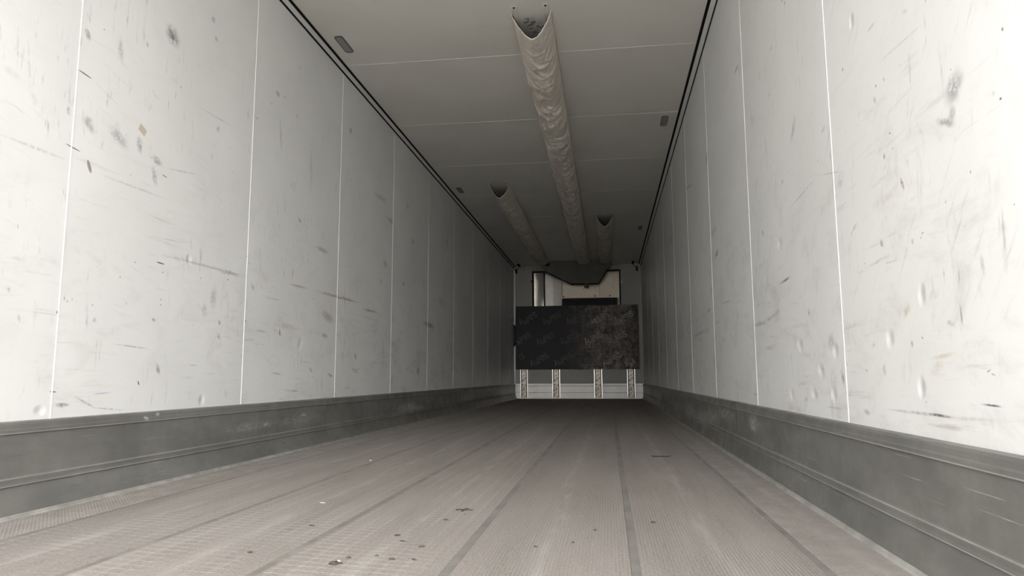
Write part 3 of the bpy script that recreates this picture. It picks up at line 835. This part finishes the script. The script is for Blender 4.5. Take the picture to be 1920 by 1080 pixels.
# ------------------------------------------------------------------ canvas air deflector
P = [(-1.247, 13.038, 2.526), (-1.160, 13.192, 2.425), (-0.849, 13.406, 2.282), (-0.681, 13.516, 2.210), (-0.144, 13.511, 2.213), (0.025, 13.177, 2.435), (0.096, 13.055, 2.515),
     (0.110, 12.962, 2.578), (-1.262, 12.962, 2.578)]
dfl = empty('air_deflector', (-0.55, 12.962, 2.578))
tag(dfl, 'dark canvas air deflector sloping from ceiling to the bulkhead opening', 'deflector')
bm = bmesh.new()
O = Vector((-0.55, 12.962, 2.578))
nrm = Vector((0, 0.365, 0.55)).normalized()
a = [bm.verts.new(Vector(p) - O) for p in P]
b = [bm.verts.new(Vector(p) - O + nrm * 0.008) for p in P]
bm.faces.new(a); bm.faces.new(b[::-1])
for i in range(len(P)):
    j = (i + 1) % len(P)
    bm.faces.new((a[i], a[j], b[j], b[i]))
obj_bm('canvas', bm, M['deflector'], dfl)
for i in range(1, 5):
    t = bmesh.new()
    tube(t, [Vector(P[i]) - O, Vector(P[i + 1]) - O], 0.011 if i != 3 else 0.016, 6)
    obj_bm('hem', t, M['black'], dfl)
t = bmesh.new(); box(t, 0.122, 0.212, 0.535, 0.547, -0.445, -0.360, 0.002)
obj_bm('hanging_tag', t, plain('brown_tag', (0.06, 0.035, 0.025), 0.6), dfl)
box_obj('fold_panel', M['bulk'], dfl, -1.055, -0.575, 13.035, 13.055, 2.535, 2.586, 0.003)
box_obj('end_block', M['black'], dfl, -1.150, -1.060, 12.99, 13.06, 2.505, 2.588, 0.003)

# ------------------------------------------------------------------ fabric air ducts under the ceiling
def duct(cx, y0, y1, hw, sag, label, seed):
    root = empty('air_duct', (cx, y0, H))
    tag(root, label, 'air duct', 'fabric air ducts under the ceiling')
    L = y1 - y0
    nu, nv = 40, int(L / 0.014)
    bm = bmesh.new()
    rows = []
    for j in range(nv + 1):
        row = []
        for i in range(nu + 1):
            s = -1 + 2 * i / nu
            yy = L * j / nv
            k = min(1.0, yy / 0.7)
            k = k * k * (3 - 2 * k)
            pw = 1.75 + 1.05 * k
            shape = 1 - abs(s) ** pw
            sg = sag * (1.0 - 0.12 * k) * (1 - 0.42 * max(0.0, min(1.0, 1 - (L - yy) / 1.3)))
            widen = 1 + 0.10 * (1 - abs(s)) * abs(s) * 4 * k * 0.5
            x = s * hw * widen
            z = -sg * shape
            # mouth: the sleeve's edge is set back a little towards its lowest point
            back = 0.07 * (1 - s * s) * max(0.0, 1 - yy / 0.6)
            y = yy + back
            # wrinkles: slanting crescents across the sleeve
            q = Vector((s * 1.2 + seed, yy * 13 + s * s * 2.8 - s * 1.8, seed))
            r = 1 - abs(noise.noise(q)) * 2
            r = max(0.0, r) ** 3.2
            mask = max(0.0, min(1.0, (noise.noise(Vector((s * 1.3, yy * 2.6, seed + 9))) + 0.55) * 1.6)) * min(1.0, yy / 0.25 + 0.1)
            fine = noise.noise(Vector((s * 6, yy * 26, seed + 3)))
            wave = noise.noise(Vector((s * 2.2, yy * 3.2, seed + 5)))
            amp = (0.027 * r * mask * min(1.0, 0.15 + yy * 0.8) + 0.004 * fine + 0.006 * wave) * min(1.0, shape * 4)
            z -= amp
            x += 0.4 * amp * (1 if s > 0 else -1)
            row.append(bm.verts.new((x, y, z - 0.0005)))
        rows.append(row)
    for j in range(nv):
        for i in range(nu):
            bm.faces.new((rows[j][i], rows[j][i + 1], rows[j + 1][i + 1], rows[j + 1][i]))
    sl = obj_bm('sleeve', bm, M['fabric'], root, smooth=True)
    # dark sheet added to paint the shade inside the sleeve
    bm = bmesh.new()
    lin = []
    for j in range(0, 121):
        yy = 0.02 + (L - 0.05) * (j / 120) ** 1.6
        k = min(1.0, yy / 0.7)
        k = k * k * (3 - 2 * k)
        row = []
        for i in range(25):
            s = -1 + 2 * i / 24
            shp = 1 - abs(s) ** (1.75 + 1.05 * k)
            z = -max(0.0, sag * (1 - 0.12 * k) * (1 - 0.42 * max(0.0, min(1.0, 1 - (L - yy) / 1.3))) * shp - 0.014)
            row.append(bm.verts.new((s * hw * 0.965, yy + 0.07 * (1 - s * s) * max(0.0, 1 - yy / 0.6), z - 0.001)))
        lin.append(row)
    for j in range(120):
        for i in range(24):
            bm.faces.new((lin[j][i], lin[j][i + 1], lin[j + 1][i + 1], lin[j + 1][i]))
    obj_bm('sleeve_shade', bm, M['sleeve_shade'], root, smooth=True)
    so = sl.modifiers.new('thickness', 'SOLIDIFY')
    so.thickness = 0.004
    so.offset = 0
    for s in (-1, 1):
        t = bmesh.new()
        xr = s * hw * 0.765
        box(t, xr - 0.013, xr + 0.013, -0.09, L, -0.006, -0.0005, 0.001)
        box(t, xr - 0.013, xr - 0.010, -0.06, L, -0.014, -0.006)
        rl = obj_bm('mounting_rail', t, M['rail_white'], root)
        t = bmesh.new()
        bmesh.ops.create_cone(t, cap_ends=True, segments=12, radius1=0.006, radius2=0.009, depth=0.004, matrix=Matrix.Translation((xr, -0.075, -0.008)))
        obj_bm('screw', t, M['hole'], rl)
        t = bmesh.new()
        out = [(xr + x, -0.088 + y) for x, y in rounded(0.036, 0.026, 0.008, 3)]
        a = [t.verts.new((x, y, -0.0075)) for x, y in out]
        b = [t.verts.new((x, y, -0.0062)) for x, y in out]
        t.faces.new(a); t.faces.new(b[::-1])
        for i in range(len(out)):
            t.faces.new((a[i], a[(i + 1) % len(out)], b[(i + 1) % len(out)], b[i]))
        obj_bm('end_tab', t, M['steel'], rl)
    return root
duct(-0.416, 3.930, 12.955, 0.122, 0.135, 'long wrinkled beige fabric air duct in the middle, nearest mouth', 1.3)
duct(-1.190, 7.640, 12.955, 0.118, 0.135, 'beige fabric air duct on the left with its mouth halfway along the ceiling', 4.1)
duct(-0.005, 9.350, 12.955, 0.116, 0.135, 'short shadowed fabric air duct on the right, farthest mouth', 7.7)

# ------------------------------------------------------------------ recessed ceiling lamps
def lamp(x, y, label):
    root = empty('ceiling_lamp', (x, y, H))
    tag(root, label, 'ceiling lamp', 'recessed ceiling lamps')
    def prism(w, h, r, z0, z1, name, mat, hole=None):
        t = bmesh.new()
        o = rounded(w, h, r)
        n = len(o)
        a = [t.verts.new((px, py, z0)) for px, py in o]
        b = [t.verts.new((px, py, z1)) for px, py in o]
        for i in range(n):
            t.faces.new((a[i], a[(i + 1) % n], b[(i + 1) % n], b[i]))
        if hole:
            q = rounded(*hole)
            c = [t.verts.new((px, py, z0)) for px, py in q]
            d = [t.verts.new((px, py, z1)) for px, py in q]
            for i in range(n):
                j = (i + 1) % n
                t.faces.new((c[j], c[i], d[i], d[j]))
                t.faces.new((a[j], a[i], c[i], c[j]))
                t.faces.new((b[i], b[j], d[j], d[i]))
        else:
            t.faces.new(a[::-1]); t.faces.new(b)
        return obj_bm(name, t, mat, root)
    prism(0.056, 0.222, 0.018, -0.006, 0.0, 'frame', M['lamp_frame'], (0.046, 0.206, 0.013))
    prism(0.046, 0.206, 0.013, -0.0045, 0.0, 'lens', M['lens'])
lamp(-1.677, 4.160, 'recessed grey ceiling lamp nearest the camera, beside the left corner seal')
lamp(0.520, 5.873, 'recessed grey ceiling lamp nearest the camera on the right side')
lamp(-1.675, 7.806, 'small recessed ceiling lamp farther back on the left side')
lamp(0.508, 10.235, 'small dim recessed ceiling lamp farther back on the right side')

# ------------------------------------------------------------------ corner sensors with their cables
def sensor(x, s, label):
    root = empty('corner_sensor', (x, D - 0.002, 2.448))
    tag(root, label, 'sensor', 'black sensors in the top corners of the bulkhead')
    t = bmesh.new(); box(t, -0.020, 0.020, -0.035, 0, 0, 0.095, 0.010)
    obj_bm('housing', t, M['black'], root)
    t = bmesh.new()
    pts = []
    for i in range(9):
        u = i / 8
        pts.append((s * (0.015 + 0.065 * u), -0.02 - 0.12 * u, 0.088 + 0.045 * u - 0.02 * math.sin(math.pi * u)))
    tube(t, pts, 0.005, 6)
    obj_bm('cable', t, M['black'], root)
    t = bmesh.new(); box(t, s * 0.08 - 0.022, s * 0.08 + 0.022, -0.36, -0.12, 0.118, 0.1415, 0.006)
    obj_bm('ceiling_clip', t, M['black'], root)
    if s > 0:
        t = bmesh.new()
        pts = [(0.09 + 0.10 * i / 8, -0.12, 0.125 - 0.03 * math.sin(math.pi * i / 8)) for i in range(9)]
        tube(t, pts, 0.004, 6)
        obj_bm('cable', t, M['black'], root)
sensor(-1.766, 1, 'small black sensor with looped cable in the top left bulkhead corner')
sensor(0.590, -1, 'small black sensor with short cable in the top right bulkhead corner')

# ------------------------------------------------------------------ litter on the floor
dirt_a = plain('dry_mud', (0.07, 0.055, 0.045), 0.9, 0.2, var=0.4, scale=120)
dirt_b = plain('dark_crumb', (0.07, 0.063, 0.056), 0.9, 0.2, var=0.4, scale=120)
chip_w = plain('pale_chip', (0.50, 0.48, 0.45), 0.6)
twig_m = plain('dead_twig', (0.055, 0.045, 0.038), 0.9, 0.2)
def lump(name, x, y, rx, ry, rz, mat, seed, rot=0.0, parent=None):
    t = bmesh.new()
    bmesh.ops.create_icosphere(t, subdivisions=2, radius=1)
    for v in t.verts:
        d = 1 + 0.95 * noise.noise(v.co * 2.3 + Vector((seed, seed * 2, 0)))
        v.co = Vector((v.co.x * rx * d, v.co.y * ry * d, max(v.co.z * rz * d, -rz * 0.35) + rz * 0.35))
    bmesh.ops.rotate(t, verts=t.verts, matrix=Matrix.Rotation(rot, 3, 'Z'))
    return obj_bm(name, t, mat, parent, (x, y, 0.0))
mud = empty('mud_clod', (-0.615, 1.552, 0))
tag(mud, 'brown mud clod with a pale chip, largest piece of litter on the floor', 'dirt')
lump('clod', 0, 0, 0.012, 0.009, 0.005, dirt_a, 1.0, 0.4, mud)
lump('clod', 0.006, 0.006, 0.008, 0.006, 0.004, dirt_a, 2.0, 0.1, mud)
o = lump('pale_chip', 0.0085, 0.010, 0.004, 0.003, 0.004, chip_w, 3.0, 0.2, mud)
o.location.z = 0.002
CR = [(-0.558, 1.844, 0.012, 0.005, 'thin dark crumb left of the floor joint, below the twig'), (-0.523, 1.782, 0.014, 0.004, 'flat dark flake between two crumbs left of the joint'),
      (-0.462, 1.732, 0.010, 0.006, 'dark slanting crumb close to the left floor joint'), (-0.852, 1.626, 0.011, 0.006, 'lone dark crumb on the left hatched plank near the camera'),
      (-0.833, 1.932, 0.010, 0.005, 'dark crumb on the hatched plank behind the mud clod'), (-0.476, 2.057, 0.011, 0.005, 'short dark crumb in front of the crossed twig'),
      (0.118, 2.090, 0.010, 0.006, 'dark crumb right of the central floor joint'), (-0.185, 1.766, 0.006, 0.005, 'tiny dark crumb on the ribbed plank left of the central joint'),
      (-0.096, 1.822, 0.005, 0.004, 'tiny dark speck on the ribbed plank nearest the central joint'), (-0.498, 1.605, 0.010, 0.006, 'brown crumb right of the mud clod'),
      (-0.544, 1.634, 0.007, 0.004, 'small crumb between mud clod and floor joint'), (-0.447, 1.611, 0.009, 0.005, 'faint crumb close to the left floor joint near the camera'),
      (-0.602, 1.607, 0.006, 0.004, 'tiny crumb just behind the mud clod'), (-0.044, 1.971, 0.005, 0.004, 'tiny round speck on the ribbed plank behind the others')]
for i, (x, y, a, b, lb) in enumerate(CR):
    tag(lump('dirt_crumb', x, y, a * 0.75, b * 0.75, 0.0025, dirt_b if i % 3 else dirt_a, i * 1.9 + 5, random.uniform(-0.6, 0.6)), lb, 'dirt', 'crumbs of dirt on the floor')
tag(lump('pale_chip', -0.948, 2.284, 0.011, 0.003, 0.002, chip_w, 31, 0.1), 'pale elongated chip lying on the left hatched floor', 'chip', 'pale chips on the floor')
tag(lump('pale_chip', -1.191, 3.454, 0.006, 0.005, 0.003, chip_w, 35, 0.4), 'small pale chip farther back on the left floor', 'chip', 'pale chips on the floor')
tw = empty('twig', (-0.455, 2.209, 0.0))
tag(tw, 'small crossed dark twig left of the floor joint', 'twig')
t = bmesh.new(); tube(t, [(-0.026, 0.0, 0.002), (-0.010, 0.003, 0.003), (0.012, -0.002, 0.003), (0.028, 0.002, 0.002)], 0.0022, 6, 0.5)
obj_bm('stem', t, twig_m, tw)
t = bmesh.new(); tube(t, [(-0.003, -0.022, 0.002), (0.002, 0.004, 0.004), (0.010, 0.030, 0.002)], 0.0018, 6, 0.5)
obj_bm('side_shoot', t, twig_m, tw)
st = empty('stick', (0.264, 3.774, 0.0))
tag(st, 'dark bent stick lying across the floor at the right', 'stick')
t = bmesh.new(); tube(t, [(-0.048, 0.006, 0.004), (-0.038, -0.004, 0.003), (0.0, 0.0, 0.003), (0.028, -0.002, 0.003), (0.040, 0.006, 0.003), (0.047, 0.016, 0.004)], 0.0032, 6, 0.7)
obj_bm('stem', t, twig_m, st)
t = bmesh.new(); tube(t, [(0.028, -0.002, 0.003), (0.040, -0.010, 0.005)], 0.002, 6, 0.6)
obj_bm('knot', t, twig_m, st)
